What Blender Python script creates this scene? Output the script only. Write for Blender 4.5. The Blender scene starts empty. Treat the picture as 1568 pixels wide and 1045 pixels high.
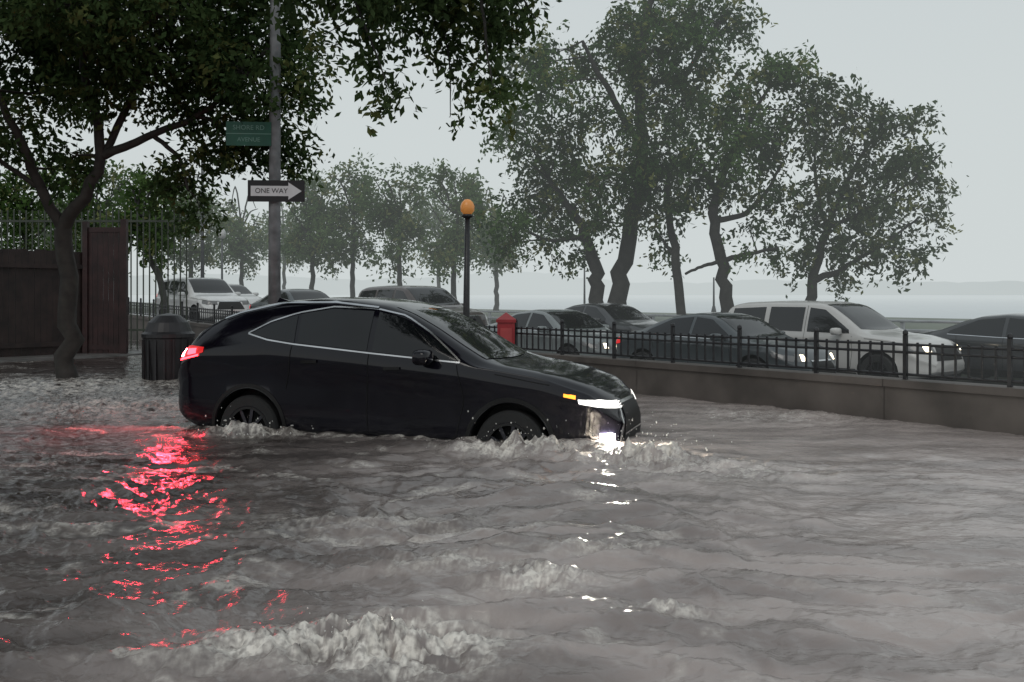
import bpy, bmesh, math, random
import numpy as np
from mathutils import Vector, Matrix
from mathutils.bvhtree import BVHTree
random.seed(7); rng=np.random.default_rng(7)
S=bpy.context.scene
S.view_settings.view_transform='Standard'; S.view_settings.look='None'; S.view_settings.exposure=0
COL=S.collection
# ------------------------------------------------------------------ materials
def mat(name,col,rough=.6,metal=0,var=0,scale=5,emit=None,es=0,coat=0,bump=0,spec=.5,detail=4):
    m=bpy.data.materials.new(name); m.use_nodes=True; nt=m.node_tree; b=nt.nodes['Principled BSDF']
    b.inputs['Base Color'].default_value=(*col,1); b.inputs['Roughness'].default_value=rough
    b.inputs['Metallic'].default_value=metal; b.inputs['Coat Weight'].default_value=coat
    b.inputs['Specular IOR Level'].default_value=spec
    if emit: b.inputs['Emission Color'].default_value=(*emit,1); b.inputs['Emission Strength'].default_value=es
    if var or bump:
        tc=nt.nodes.new('ShaderNodeTexCoord'); n=nt.nodes.new('ShaderNodeTexNoise'); n.inputs['Scale'].default_value=scale; n.inputs['Detail'].default_value=detail
        nt.links.new(tc.outputs['Object'],n.inputs['Vector'])
        if var:
            r=nt.nodes.new('ShaderNodeValToRGB'); r.color_ramp.elements[0].position=.3; r.color_ramp.elements[1].position=.7
            r.color_ramp.elements[0].color=(*[c*(1-var) for c in col],1); r.color_ramp.elements[1].color=(*[min(1,c*(1+var)) for c in col],1)
            nt.links.new(n.outputs['Fac'],r.inputs['Fac']); nt.links.new(r.outputs['Color'],b.inputs['Base Color'])
        if bump:
            bp=nt.nodes.new('ShaderNodeBump'); bp.inputs['Strength'].default_value=bump; bp.inputs['Distance'].default_value=.02
            nt.links.new(n.outputs['Fac'],bp.inputs['Height']); nt.links.new(bp.outputs['Normal'],b.inputs['Normal'])
    return m
M_paint=mat('black_paint',(.005,.0045,.008),.08,coat=.0,var=.2,scale=3,spec=.45)
M_glass=mat('car_glass',(.006,.007,.008),.04,spec=.5,var=.3,scale=2)
M_chrome=mat('chrome',(.6,.6,.6),.2,1,var=.1)
M_rubber=mat('rubber',(.012,.012,.012),.7,var=.2,scale=20)
M_rim=mat('alloy',(.07,.07,.08),.35,.9,var=.2)
M_trim=mat('black_trim',(.010,.010,.010),.55,var=.2,spec=.3)
M_seam=mat('seam',(.002,.002,.002),.9,var=.1)
M_tail=mat('tail_lamp',(.5,.01,.01),.2,emit=(1,.02,.03),es=16,var=.1)
M_tailh=mat('tail_lamp_hot',(.8,.1,.1),.2,emit=(1,.05,.06),es=300,var=.1)
M_taild=mat('tail_lens',(.16,.008,.01),.15,emit=(1,.02,.02),es=.6,var=.1)
M_head=mat('head_lamp',(.8,.8,.8),.2,emit=(1,.97,.9),es=1.4,var=.05)
M_fog=mat('fog_lamp',(.9,.9,.9),.2,emit=(1,.96,.84),es=700,var=.05)
M_amber=mat('amber_lamp',(.8,.3,.02),.3,emit=(1,.3,.03),es=2.5,var=.05)
M_warm=mat('warm_head_lamp',(.9,.8,.6),.3,emit=(1,.85,.6),es=7,var=.05)
M_lens=mat('dark_lens',(.16,.16,.16),.1,var=.1)
def paintm(n,c): return mat(n,c,.28,coat=.5,var=.06,scale=2)
# ------------------------------------------------------------------ mesh helpers
def mk(name,V,F,mats=None,mi=None,smooth=True,parent=None,col=None):
    V=np.asarray(V,dtype=np.float32); me=bpy.data.meshes.new(name)
    if isinstance(F,np.ndarray):
        n,k=F.shape; me.vertices.add(len(V)); me.vertices.foreach_set('co',V.ravel())
        me.loops.add(n*k); me.loops.foreach_set('vertex_index',F.astype(np.int32).ravel())
        me.polygons.add(n); me.polygons.foreach_set('loop_start',np.arange(n,dtype=np.int32)*k)
        me.update(calc_edges=True)
    else:
        me.from_pydata([tuple(map(float,v)) for v in V],[],[tuple(int(i) for i in f) for f in F]); me.update()
    for m in (mats or []): me.materials.append(m)
    if mi is not None: me.polygons.foreach_set('material_index',np.asarray(mi,dtype=np.int32))
    me.polygons.foreach_set('use_smooth',np.full(len(me.polygons),smooth))
    if col is not None:
        for nm,c in col.items():
            a=me.attributes.new(nm,'FLOAT_COLOR','POINT'); a.data.foreach_set('color',np.asarray(c,dtype=np.float32).ravel())
    me.update(); o=bpy.data.objects.new(name,me); COL.objects.link(o)
    if parent: o.parent=parent
    return o
def clean(o):
    bm=bmesh.new(); bm.from_mesh(o.data); bmesh.ops.remove_doubles(bm,verts=bm.verts,dist=1e-4)
    bmesh.ops.dissolve_degenerate(bm,edges=bm.edges,dist=1e-5); bmesh.ops.recalc_face_normals(bm,faces=bm.faces); bm.to_mesh(o.data); bm.free()
def empty(name,loc=(0,0,0),rz=0):
    e=bpy.data.objects.new(name,None); e.empty_display_size=.3; COL.objects.link(e); e.location=loc; e.rotation_euler=(0,0,rz); return e
class Acc:
    def __init__(s): s.V=[];s.F=[];s.n=0;s.m=[]
    def add(s,V,F,m=0):
        V=np.asarray(V,float).reshape(-1,3); s.V.append(V)
        for f in F: s.F.append([i+s.n for i in f]); s.m.append(m)
        s.n+=len(V)
    def box(s,c,size,m=0,R=None):
        x,y,z=[a/2 for a in size]; V=np.array([(i*x,j*y,k*z) for i in(-1,1) for j in(-1,1) for k in(-1,1)])
        if R is not None: V=V@np.array(R).T
        s.add(V+np.array(c),[(0,1,3,2),(4,6,7,5),(0,4,5,1),(2,3,7,6),(0,2,6,4),(1,5,7,3)],m)
    def tube(s,P,r,m=0,k=8,cap=True):
        V,F=tube(P,r,k); F=[list(f) for f in F]
        if cap: F.append(list(range(k))[::-1]); F.append(list(range(len(V)-k,len(V))))
        s.add(V,F,m)
    def lathe(s,prof,c=(0,0,0),axis='z',m=0,k=24):
        V=[];n=len(prof)
        for a in range(k):
            t=2*math.pi*a/k
            for r,h in prof:
                p=(r*math.cos(t),r*math.sin(t),h)
                if axis=='y': p=(p[0],p[2],p[1])
                V.append((p[0]+c[0],p[1]+c[1],p[2]+c[2]))
        F=[(a*n+i,((a+1)%k)*n+i,((a+1)%k)*n+i+1,a*n+i+1) for a in range(k) for i in range(n-1)]
        s.add(V,F,m)
    def obj(s,name,mats,smooth=False,parent=None):
        return mk(name,np.concatenate(s.V),s.F,mats,s.m,smooth,parent)
def tube(P,r,k=6):
    P=np.asarray(P,float); r=np.broadcast_to(np.asarray(r,float),(len(P),)); T=np.gradient(P,axis=0)
    T/=np.linalg.norm(T,axis=1)[:,None]+1e-9
    up=np.array([0,1.,0]) if abs(T[:,1]).mean()<.8 else np.array([1.,0,0])
    A=np.cross(T,up); A/=np.linalg.norm(A,axis=1)[:,None]+1e-9; B=np.cross(T,A)
    an=np.arange(k)*2*math.pi/k
    V=P[:,None,:]+r[:,None,None]*(A[:,None,:]*np.cos(an)[None,:,None]+B[:,None,:]*np.sin(an)[None,:,None])
    i=np.arange(len(P)-1)[:,None]*k; j=np.arange(k)[None,:]; j2=(j+1)%k
    F=np.stack([i+j,i+j2,i+k+j2,i+k+j],-1).reshape(-1,4)
    return V.reshape(-1,3),F
# perlin
perm=rng.permutation(256); perm=np.concatenate([perm,perm,perm]); gan=rng.random(256)*2*math.pi; GX=np.cos(gan);GY=np.sin(gan)
def pn(x,y,seed=0):
    xi=np.floor(x).astype(int); yi=np.floor(y).astype(int); xf=x-xi; yf=y-yi; u=xf**3*(xf*(xf*6-15)+10); v=yf**3*(yf*(yf*6-15)+10)
    def g(a,b):
        h=perm[(perm[(xi+a+seed*17)&255]+yi+b+seed*31)&255]; return GX[h]*(xf-a)+GY[h]*(yf-b)
    return ((g(0,0)*(1-u)+g(1,0)*u)*(1-v)+(g(0,1)*(1-u)+g(1,1)*u)*v)*1.5
def ss(a,b,x): t=np.clip((x-a)/(b-a),0,1); return t*t*(3-2*t)
# ------------------------------------------------------------------ setting frame: the river wall line
W0=np.array([1.87,14.7]); D=np.array([.634,-.773]); N=np.array([.773,.634]); ANG=math.atan2(D[1],D[0])
def wp(s,o,z=0): p=W0+D*s+N*o; return (p[0],p[1],z)
def roadz(s): return -.4+.65*(0 if s>-10 else min(1,(-s-10)/14))
# ------------------------------------------------------------------ ground, road, promenade, river, hills
M_ground=mat('asphalt_ground',(.05,.05,.052),.5,var=.3,scale=.8,bump=.3)
R=3000
mk('ground',[(-R,-R,-.5),(R,-R,-.5),(R,R,-.5),(-R,R,-.5)],[(0,1,2,3)],[M_ground])
M_road=mat('wet_asphalt',(.055,.055,.06),.25,var=.25,scale=1.5,bump=.15)
ss_=np.linspace(-60,14,75); V=[];
for s in ss_:
    for o in (.15,11.4): V.append(wp(s,o,roadz(s)))
mk('highway_road',V,[(2*i,2*i+2,2*i+3,2*i+1) for i in range(74)],[M_road])
M_line=mat('road_paint',(.6,.6,.58),.5,var=.2,scale=6)
a=Acc()
for s in range(-58,12,4):
    for o in (3.7,6.9):
        a.add([wp(s,o,roadz(s)+.006),wp(s+2,o,roadz(s+2)+.006),wp(s+2,o+.12,roadz(s+2)+.006),wp(s,o+.12,roadz(s)+.006)],[(0,1,2,3)])
a.obj('lane_markings',[M_line])
M_prom=mat('promenade_paving',(.13,.15,.11),.7,var=.3,scale=.6,bump=.3)
a=Acc(); 
p=[wp(-300,11.45),wp(60,11.45),wp(60,26),wp(-300,26)]
a.add([(x,y,z) for z in(-.48,.55) for x,y,_ in p],[(4,5,6,7),(0,1,5,4),(1,2,6,5),(2,3,7,6),(3,0,4,7)])
a.obj('promenade',[M_prom])
M_river=mat('river_water',(.62,.65,.66),.7,var=.03,scale=.02,bump=.1,spec=.2)  # distance haze painted in: base colour faded towards the mist
p=[wp(-2600,26.05,-.3),wp(2600,26.05,-.3),wp(2600,2600,-.3),wp(-2600,2600,-.3)]
mk('river',p,[(0,1,2,3)],[M_river])
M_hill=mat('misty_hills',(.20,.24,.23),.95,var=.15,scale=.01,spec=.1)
xs=np.linspace(-1600,1600,360); hh=13+5*pn(xs*.004,xs*0+3.3)+3*pn(xs*.02,xs*0+1.3)+2.0*pn(xs*.09,xs*0+7)
hh+=16*np.exp(-((xs-20)/110)**2)+10*np.exp(-((xs+350)/180)**2)+5*np.exp(-((xs-450)/200)**2)
V=[];F=[]
for i,x in enumerate(xs): V+=[(x,1150,-.5),(x,1200,hh[i]),(x,1600,-.5)]
for i in range(len(xs)-1): a0=3*i; F+=[(a0,a0+3,a0+4,a0+1),(a0+1,a0+4,a0+5,a0+2)]
mk('far_shore_hills',V,F,[M_hill])
# rain mist hanging over highway, promenade and river (homogeneous, its own glow stands in for scattered sky light)
a=Acc(); p=[wp(-420,1.0),wp(420,1.0),wp(420,380),wp(-420,380)]
a.add([(x,y,z) for z in(-.6,80) for x,y,_ in p],[(3,2,1,0),(4,5,6,7),(0,1,5,4),(1,2,6,5),(2,3,7,6),(3,0,4,7)])
mm_=bpy.data.materials.new('rain_mist'); mm_.use_nodes=True; nt=mm_.node_tree; nt.nodes.clear()
SG=.0038
va=nt.nodes.new('ShaderNodeVolumeAbsorption'); va.inputs['Color'].default_value=(0,0,0,1); va.inputs['Density'].default_value=SG
ve=nt.nodes.new('ShaderNodeEmission'); ve.inputs['Color'].default_value=(.62,.67,.67,1); ve.inputs['Strength'].default_value=SG
vs=nt.nodes.new('ShaderNodeAddShader'); o=nt.nodes.new('ShaderNodeOutputMaterial'); nt.links.new(va.outputs[0],vs.inputs[0]); nt.links.new(ve.outputs[0],vs.inputs[1]); nt.links.new(vs.outputs[0],o.inputs['Volume'])
a.obj('rain_mist',[mm_])
# ------------------------------------------------------------------ flood water
nr,nc=680,800
yy=1.6*(60/1.6)**np.linspace(0,1,nr); tt=np.linspace(-1.0,1.0,nc)
Y=np.repeat(yy[:,None],nc,1); X=Y*tt[None,:]
CARL=(-3.84,10.92); TH=math.radians(18.0)
cx=(X-CARL[0])*math.cos(TH)-(Y-CARL[1])*math.sin(TH)   # along car
cy=(X-CARL[0])*math.sin(TH)+(Y-CARL[1])*math.cos(TH)   # across (0 near side)
wx=X+.35*pn(X*.6,Y*.6,3); wy=Y+.35*pn(X*.6+9,Y*.6,4)
wx=wx+.06*pn(X*3.1,Y*3.1,31); wy=wy+.06*pn(X*3.1,Y*3.1,32)
rid=1-2*np.abs(pn(wx*.55,wy*1.0,1))*1.2
amp=.36+.68*ss(2.4,-.2,X)+.30*pn(X*.3,Y*.35,8)
amp*=.60+.60*ss(13,4.5,Y)
lo=1-.6*ss(-.8,-1.8,X)*ss(4.3,5.5,Y)
h=amp*(lo*(.038*rid+.050*pn(wx*.9,wy*1.5,2))+(.25+.75*lo)*(.040*pn(wx*1.7,wy*3.2,5)+.017*pn(wx*4.8,wy*7.5,9))+.016*(1-2.2*np.abs(pn(wx*3.2,wy*5,6)))+.009*(1-2*np.abs(pn(wx*8,wy*12,7)))+.004*pn(wx*19,wy*27,10))
foam=np.zeros_like(X)
def blob(x,y,rx,ry,up,f):
    global h,foam
    g=np.exp(-((X-x)/rx)**2-((Y-y)/ry)**2); q=.5+1.1*pn(X*4.5,Y*6,11)+.6*pn(X*11,Y*14,12)+.38*pn(X*24,Y*30,13)+.25*pn(X*52,Y*60,33)
    q2=.5+1.2*pn(X*6,Y*9,21)+.9*pn(X*15,Y*22,22)+.7*pn(X*40,Y*50,23)+.5*pn(X*80,Y*95,24)
    h=h+g*up*np.clip(q+.3,0,2); foam=np.maximum(foam,g*f*np.clip(q2+.15,0,1.5))
blob(-.55,4.06,.38,.22,.09,2.0); blob(-1.05,4.0,.35,.18,.03,.8); blob(.15,5.05,.25,.18,.07,1.1); blob(-.35,5.3,.4,.15,.03,.5)
blob(.75,4.6,.22,.1,.04,.8); blob(-.9,6.3,.8,.3,.02,.35); blob(.5,5.6,.5,.12,.02,.4)
blob(.05,9.20,.55,.20,.12,1.2); blob(-2.85,10.32,.45,.2,.10,1.0); blob(1.15,8.8,.5,.38,.12,1.1); blob(1.7,8.2,.9,.6,.03,.4)
blob(-7.6,15.5,3,2.0,.03,.7); blob(-5.2,12.9,1.6,1.3,.04,.65); blob(3.3,12.0,1.5,.9,.02,.3)
cl=ss(.35,0,np.abs(cy))*ss(-.3,.1,cx)*ss(5.4,4.9,cx); foam=np.maximum(foam,cl*np.clip(.15+1.5*pn(X*9,Y*9,14),0,.6)); h=h+cl*.03*np.clip(.5+1.5*pn(X*4,Y*6,34),0,1.5)
fl=ss(.42,.85,pn(wx*1.1,wy*2.6,15)+.6*pn(wx*5,wy*9,16)+.3*pn(wx*14,wy*24,17))*.34*(.3+.8*ss(2,0,X)); foam=np.maximum(foam,fl)
reflection_silt=ss(-3.4,3.0,X-.10*(Y-8)+1.4*pn(X*.5,Y*.5,18))*.66+.34*ss(-.4,.4,pn(wx*.9,wy*2.8,19)+.5*pn(wx*2.5,wy*8,20))*(.35+.65*ss(-3,1,X))  # paints sky reflection right, dark tree reflection left, with mud streaks
V=np.stack([X,Y,h],-1).reshape(-1,3)
i=np.arange(nr-1)[:,None]*nc; j=np.arange(nc-1)[None,:]; F=np.stack([i+j,i+j+1,i+nc+j+1,i+nc+j],-1).reshape(-1,4)
dd=(V[:,:2]-W0)@N; keep=(dd[F].max(1)<.06); F=F[keep]
used=np.zeros(len(V),bool); used[F.ravel()]=True; idx=np.cumsum(used)-1
fo=np.clip(foam,0,1).reshape(-1)[used]; si=reflection_silt.reshape(-1)[used]
wat=mk('flood_water',V[used],idx[F],col={'foam':np.stack([fo,fo,fo,np.ones_like(fo)],-1),'reflection_silt':np.stack([si,si,si,np.ones_like(fo)],-1)})
m=bpy.data.materials.new('muddy_flood_water'); m.use_nodes=True; nt=m.node_tree; b=nt.nodes['Principled BSDF']
at=nt.nodes.new('ShaderNodeAttribute'); at.attribute_name='foam'; as_=nt.nodes.new('ShaderNodeAttribute'); as_.attribute_name='reflection_silt'
tc=nt.nodes.new('ShaderNodeTexCoord')
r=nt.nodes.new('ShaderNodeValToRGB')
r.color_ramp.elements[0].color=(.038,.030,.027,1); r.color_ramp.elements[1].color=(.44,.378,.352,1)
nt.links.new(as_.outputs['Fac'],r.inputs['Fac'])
n2=nt.nodes.new('ShaderNodeTexNoise'); n2.inputs['Scale'].default_value=34; n2.inputs['Detail'].default_value=6
nt.links.new(tc.outputs['Object'],n2.inputs['Vector'])
ma=nt.nodes.new('ShaderNodeMath'); ma.operation='MULTIPLY'; nt.links.new(at.outputs['Fac'],ma.inputs[0])
mr=nt.nodes.new('ShaderNodeMapRange'); mr.inputs[1].default_value=.36;mr.inputs[2].default_value=.60;mr.inputs[3].default_value=.35;mr.inputs[4].default_value=1.15
nt.links.new(n2.outputs['Fac'],mr.inputs[0]); nt.links.new(mr.outputs[0],ma.inputs[1]); ma.use_clamp=True
mx=nt.nodes.new('ShaderNodeMix'); mx.data_type='RGBA'; mx.inputs[7].default_value=(.78,.73,.66,1)
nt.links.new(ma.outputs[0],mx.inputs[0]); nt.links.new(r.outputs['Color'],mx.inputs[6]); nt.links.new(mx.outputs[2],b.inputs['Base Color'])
rr=nt.nodes.new('ShaderNodeMapRange'); rr.inputs[3].default_value=.15; rr.inputs[4].default_value=.6; nt.links.new(ma.outputs[0],rr.inputs[0]); nt.links.new(rr.outputs[0],b.inputs['Roughness'])
b.inputs['IOR'].default_value=1.45
mp=nt.nodes.new('ShaderNodeMapping'); mp.inputs['Scale'].default_value=(12,20,12); nt.links.new(tc.outputs['Object'],mp.inputs[0])
n3=nt.nodes.new('ShaderNodeTexNoise'); n3.inputs['Scale'].default_value=1; n3.inputs['Detail'].default_value=5; n3.inputs['Distortion'].default_value=.6; nt.links.new(mp.outputs[0],n3.inputs['Vector'])
bp=nt.nodes.new('ShaderNodeBump'); bp.inputs['Strength'].default_value=.5; bp.inputs['Distance'].default_value=.02
nt.links.new(n3.outputs['Fac'],bp.inputs['Height']); nt.links.new(bp.outputs['Normal'],b.inputs['Normal'])
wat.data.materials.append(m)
# spray droplets thrown up by the wheels, bumper and the breaking wave
M_drop=mat('spray',(.7,.68,.64),.15,var=.1)
a=Acc(); g0=np.random.default_rng(5)
for (x,y,rx,ry,hz,n_) in ((.05,9.12,.45,.1,.20,160),(-2.85,10.22,.45,.1,.16,110),(1.2,8.8,.4,.25,.26,240),(-.55,4.06,.30,.10,.10,50)):
    for q in range(n_):
        c_=np.array([x+g0.normal()*rx*.7,y+g0.normal()*ry,.02+abs(g0.normal())*hz*.6]); s_=(.002+.006*g0.random()**2)*(y/8)
        a.add(c_+np.array([(s_,0,0),(-s_,0,0),(0,s_,0),(0,-s_,0),(0,0,s_*1.5),(0,0,-s_*1.5)]),[(0,2,4),(2,1,4),(1,3,4),(3,0,4),(2,0,5),(1,2,5),(3,1,5),(0,3,5)])
a.obj('water_spray',[M_drop],True)
# ------------------------------------------------------------------ wall, fence
M_wall=mat('wet_concrete',(.090,.077,.068),.6,var=.5,scale=1.3,bump=.4,detail=9)
def topz(s): return .49+(roadz(s)+.4)*.5
a=Acc(); sl=np.linspace(-60,14,75)
for i in range(74):
    s0,s1=sl[i],sl[i+1]; z0,z1=topz(s0),topz(s1)
    g=.006 if i%4==0 else 0
    a.add([wp(s0+g,0,-.5),wp(s1,0,-.5),wp(s1,0,z1-.09),wp(s0+g,0,z0-.09),wp(s0+g,-.03,z0-.085),wp(s1,-.03,z1-.085),wp(s1,-.03,z1),wp(s0+g,-.03,z0),wp(s1,.3,z1),wp(s0+g,.3,z0),wp(s1,.3,-.5),wp(s0+g,.3,-.5)],
      [(0,1,2,3),(3,2,5,4),(4,5,6,7),(7,6,8,9),(9,8,10,11),(0,3,4,7,9,11)])
a.obj('concrete_wall',[M_wall])
M_iron=mat('black_iron',(.02,.02,.022),.45,var=.4,scale=12)
a=Acc(); Rz=Matrix.Rotation(ANG,3,'Z'); FH=.44
s=-45.
while s<13:
    z=topz(s); k=round((s+45)/.15)
    if k%8==0:
        a.box(wp(s,.13,z+(FH+.08)/2),(.045,.045,FH+.08),0,Rz); a.lathe([(0,.05),(.03,.03),(.035,0),(.02,-.03),(0,-.03)],wp(s,.13,z+FH+.1),k=8)
    else: a.box(wp(s,.13,z+FH/2+.03),(.022,.022,FH-.06),0,Rz)
    s+=.15
for zz in (.06,FH-.03,FH-.12):
    P=[wp(q,.13,topz(q)+zz) for q in np.linspace(-45,13,60)]; a.tube(P,.016,0,6)
a.obj('iron_fence',[M_iron])
M_galv=mat('galvanised',(.42,.44,.45),.45,.3,var=.15,scale=4)
a=Acc()
for s in np.arange(-40,12,2.0): a.box(wp(s,11.3,.45),(.08,.08,.85),0,Rz)
for zz,w in ((.62,.07),(.85,.05)): a.tube([wp(-40,11.25,zz),wp(12,11.25,zz)],w/1.6,0,6)
a.obj('guard_rail',[M_galv])
# ------------------------------------------------------------------ cars
def sm(xs,pts,k=5):
    p=np.array(pts); v=np.interp(xs,p[:,0],p[:,1]); w=np.hanning(k+2)[1:-1]; w/=w.sum()
    return np.convolve(np.pad(v,k//2,mode='edge'),w,mode='valid')
def polyl(pts,n):
    p=np.array(pts,float); d=np.r_[0,np.cumsum(np.linalg.norm(np.diff(p,axis=0),axis=1))]; t=np.linspace(0,d[-1],n)
    return np.stack([np.interp(t,d,p[:,i]) for i in range(p.shape[1])],-1)
def car(name,loc,rz,P,paint,lit=True,hero=False):
    root=empty(name,loc,rz); L=P['L']
    e=np.array([0,.008,.02,.04,.065,.095,.13]); xs=np.unique(np.r_[e,np.arange(.17,L-.15,.045),L-e[::-1]])
    zt=sm(xs,P['top']); zb=sm(xs,P['bot']); bl=np.minimum(sm(xs,P['belt']),zt-.05); W=sm(xs,P['plan'])
    ring=[]
    n=len(xs)
    for i,x in enumerate(xs):
        w=W[i]; b0=zb[i]; sh=bl[i]; t=zt[i]; hgt=max(t-sh,0.05); H=sh-b0
        fl=sum(.020*math.exp(-((x-q)/.50)**2) for q in P['wheels'])
        wr=w*.965-P.get('tum',.36)*max(hgt-.06,0)-.03
        zs_=max(t-.085,sh+.02)
        half=[(0,b0),(w*.5,b0),(w*.86,b0+.005),(w*.93,b0+.03),(w*.965+fl,b0+.10*H),(w*.982+fl,b0+.25*H),(w*.982+fl,b0+.42*H),(w*.970+fl*.75,b0+.58*H),(w*.978+fl*.4,b0+.75*H),(w*.995,b0+.86*H),(w*.99,b0+.94*H),(w*.965,sh)]
        for k in (1,2,3,4):
            f=k/4; half.append((w*.965*(1-f)+wr*f-.0+.012*math.sin(math.pi*f),sh+(zs_-sh)*f))
        half.append((wr-.035,zs_+(t-zs_)*.42)); half.append((wr-.10,zs_+(t-zs_)*.68)); half.append((wr*.66,zs_+(t-zs_)*.88)); half.append((wr*.33,zs_+(t-zs_)*.97)); half.append((0,t))
        full=[(x,-y,z) for y,z in half]+[(x,y,z) for y,z in half[-2:0:-1]]
        ring.append(full)
    k=len(ring[0]); V=np.array(ring).reshape(-1,3)
    F=[(i*k+j,(i+1)*k+j,(i+1)*k+(j+1)%k,i*k+(j+1)%k) for i in range(n-1) for j in range(k)]
    F.append(list(range(k))); F.append([(n-1)*k+j for j in range(k)][::-1])
    body=mk('body',V,F,[paint],None,True,root); clean(body)
    bvh=BVHTree.FromPolygons([Vector(v) for v in V],F)
    def proj(org,dr,off):
        h,nn,_,_=bvh.ray_cast(Vector(org),Vector(dr))
        if h is None: return None
        if nn.dot(Vector(dr))>0: nn=-nn
        return h+nn*off
    def grid(rows,mt,nm,off):
        G=[[proj(o,d,off) for o,d in r] for r in rows]; V=[];ids={}
        for i,r in enumerate(G):
            for j,p in enumerate(r):
                if p is not None: ids[i,j]=len(V); V.append(p)
        F=[]
        for i in range(len(G)-1):
            for j in range(len(G[0])-1):
                q=[(i,j),(i,j+1),(i+1,j+1),(i+1,j)]
                if all(t in ids for t in q): F.append([ids[t] for t in q])
        if F: mk(nm,V,F,[mt],None,True,root)
    def side(bot,top,mt,nm,off=.005,nx=24,nz=8,sides=(-1,1)):
        b_=polyl(bot,nx); t_=polyl(top,nx)
        for sg in sides:
            rows=[[((b_[i][0]*(1-f)+t_[i][0]*f,sg*3,b_[i][1]*(1-f)+t_[i][1]*f),(0,-sg,0)) for i in range(nx)] for f in np.linspace(0,1,nz)]
            grid(rows,mt,nm,off)
    def line(pts,w,mt,nm,off=.006,sides=(-1,1)):
        p=polyl(pts,30); t=np.gradient(p,axis=0); t/=np.linalg.norm(t,axis=1)[:,None]; nn=np.stack([-t[:,1],t[:,0]],-1)*w/2
        side(p-nn,p+nn,mt,nm,off,30,3,sides)
    def front(bot,top,mt,nm,off=.006,x=8,nx=20,nz=8):
        b_=polyl(bot,nx); t_=polyl(top,nx); d=(-1,0,0) if x>0 else (1,0,0)
        rows=[[((x,b_[i][0]*(1-f)+t_[i][0]*f,b_[i][1]*(1-f)+t_[i][1]*f),d) for i in range(nx)] for f in np.linspace(0,1,nz)]
        grid(rows,mt,nm,off)
    def above(x0,x1,w0,w1,curve,mt,nm,off=.006):
        rows=[]
        for f in np.linspace(0,1,14):
            w=w0*(1-f)+w1*f; rows.append([((x0*(1-f)+x1*f-curve*(y*w)**2,y*w,5),(0,0,-1)) for y in np.linspace(-1,1,18)])
        grid(rows,mt,nm,off)
    for i,(bo,to) in enumerate(P['win']): side(bo,to,M_glass,'window_%d'%i,.006)
    for q in P.get('winlines',[]): line(q,.014,M_chrome,'window_trim',.008)
    ws=P['ws']; above(ws[0],ws[1],ws[2],ws[3],.18,M_glass,'windshield')
    rw=P['rw']; above(rw[0],rw[1],rw[2],rw[3],-.1,M_glass,'rear_window')
    for q in P['seams']: line(q,.008,M_seam,'door_seam',.004)
    for q in P['handles']: line([(q[0]-.09,q[1]),(q[0]+.09,q[1]+.008)],.026,paint if not hero else M_trim,'door_handle',.02)
    hb,ht=P['head']; side(hb,ht,M_head if hero else M_lens,'headlight',.008)
    if not hero: 
        z=sum(p[1] for p in hb+ht)/len(hb+ht); w=P['plan'][-1][1]
        for sg in(-1,1):
            front([(sg*w*.8,z-.09),(sg*w*1.4,z-.08)],[(sg*w*.8,z+.04),(sg*w*1.4,z+.06)],M_lens,'headlight_front')
            if lit: front([(sg*w*1.0,z-.07),(sg*w*1.2,z-.07)],[(sg*w*1.0,z+.035),(sg*w*1.2,z+.035)],M_warm,'headlight_bulb',.012)
    side(*P['tail'],M_taild,'tail_light',.008)
    g=P['grille']; front([(-g[0],g[1]),(g[0],g[1])],[(-g[0]*.75,g[2]),(g[0]*.75,g[2])],M_trim,'grille',.008)
    front([(-g[0]*.75,g[2]),(g[0]*.75,g[2])],[(-g[0]*.77,g[2]+.025),(g[0]*.77,g[2]+.025)],M_chrome,'grille_trim',.012)
    wr=P['wr']; wmax=max(p[1] for p in P['plan'])
    w0,w1=P['wheels']; line([(w0+wr+.08,P['bot'][3][1]+.1),(w1-wr-.08,P['bot'][3][1]+.1)],.1,M_trim,'sill',.006)
    for q in P['wheels']:
        for sg in(-1,1):
            a=Acc(); y0=sg*(wmax-.115)
            a.lathe([(wr*.62,-.11),(wr*.95,-.11),(wr,-.08),(wr,.08),(wr*.95,.11),(wr*.62,.11)],(q,y0,wr),'y',0,36)
            a.lathe([(0,.03),(wr*.62,.03)],(q,y0,wr),'y',2,30); a.lathe([(wr*.64,-.1),(wr*.71,-.115),(wr*.71,.115),(wr*.64,.1)],(q,y0,wr),'y',1,36)
            a.lathe([(0,sg*.09),(.07,sg*.085),(.075,.0)],(q,y0,wr),'y',1,16)
            for sp in range(10):
                an=sp*math.pi/5+.15; Rm=Matrix.Rotation(an,3,'Y'); c=Vector((0,sg*.075,wr*.36)); c=Rm@c
                a.box((q+c.x,y0+c.y,wr+c.z),(.035,.03,wr*.60),1,Rm)
            a.obj('wheel',[M_rubber,M_rim,M_trim],False,root)
    cuts=[]
    for q in P['wheels']:
        for sg in(-1,1):
            a=Acc(); prof=[(0,-.30),(wr+.055,-.30),(wr+.055,.30),(0,.30)]
            a.lathe(prof,(q,sg*(wmax-.02),wr+.02),'y',0,40); c=a.obj('cut',[M_trim],True); clean(c); c.parent=root; cuts.append(c)
    body.data.materials.append(M_trim)
    for c in cuts:
        md=body.modifiers.new('w','BOOLEAN'); md.object=c; md.operation='DIFFERENCE'; md.solver='EXACT'
        try: md.material_mode='TRANSFER'
        except Exception: pass
    bpy.context.view_layer.update(); dg=bpy.context.evaluated_depsgraph_get()
    nm=bpy.data.meshes.new_from_object(body.evaluated_get(dg))
    body.modifiers.clear()
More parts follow.
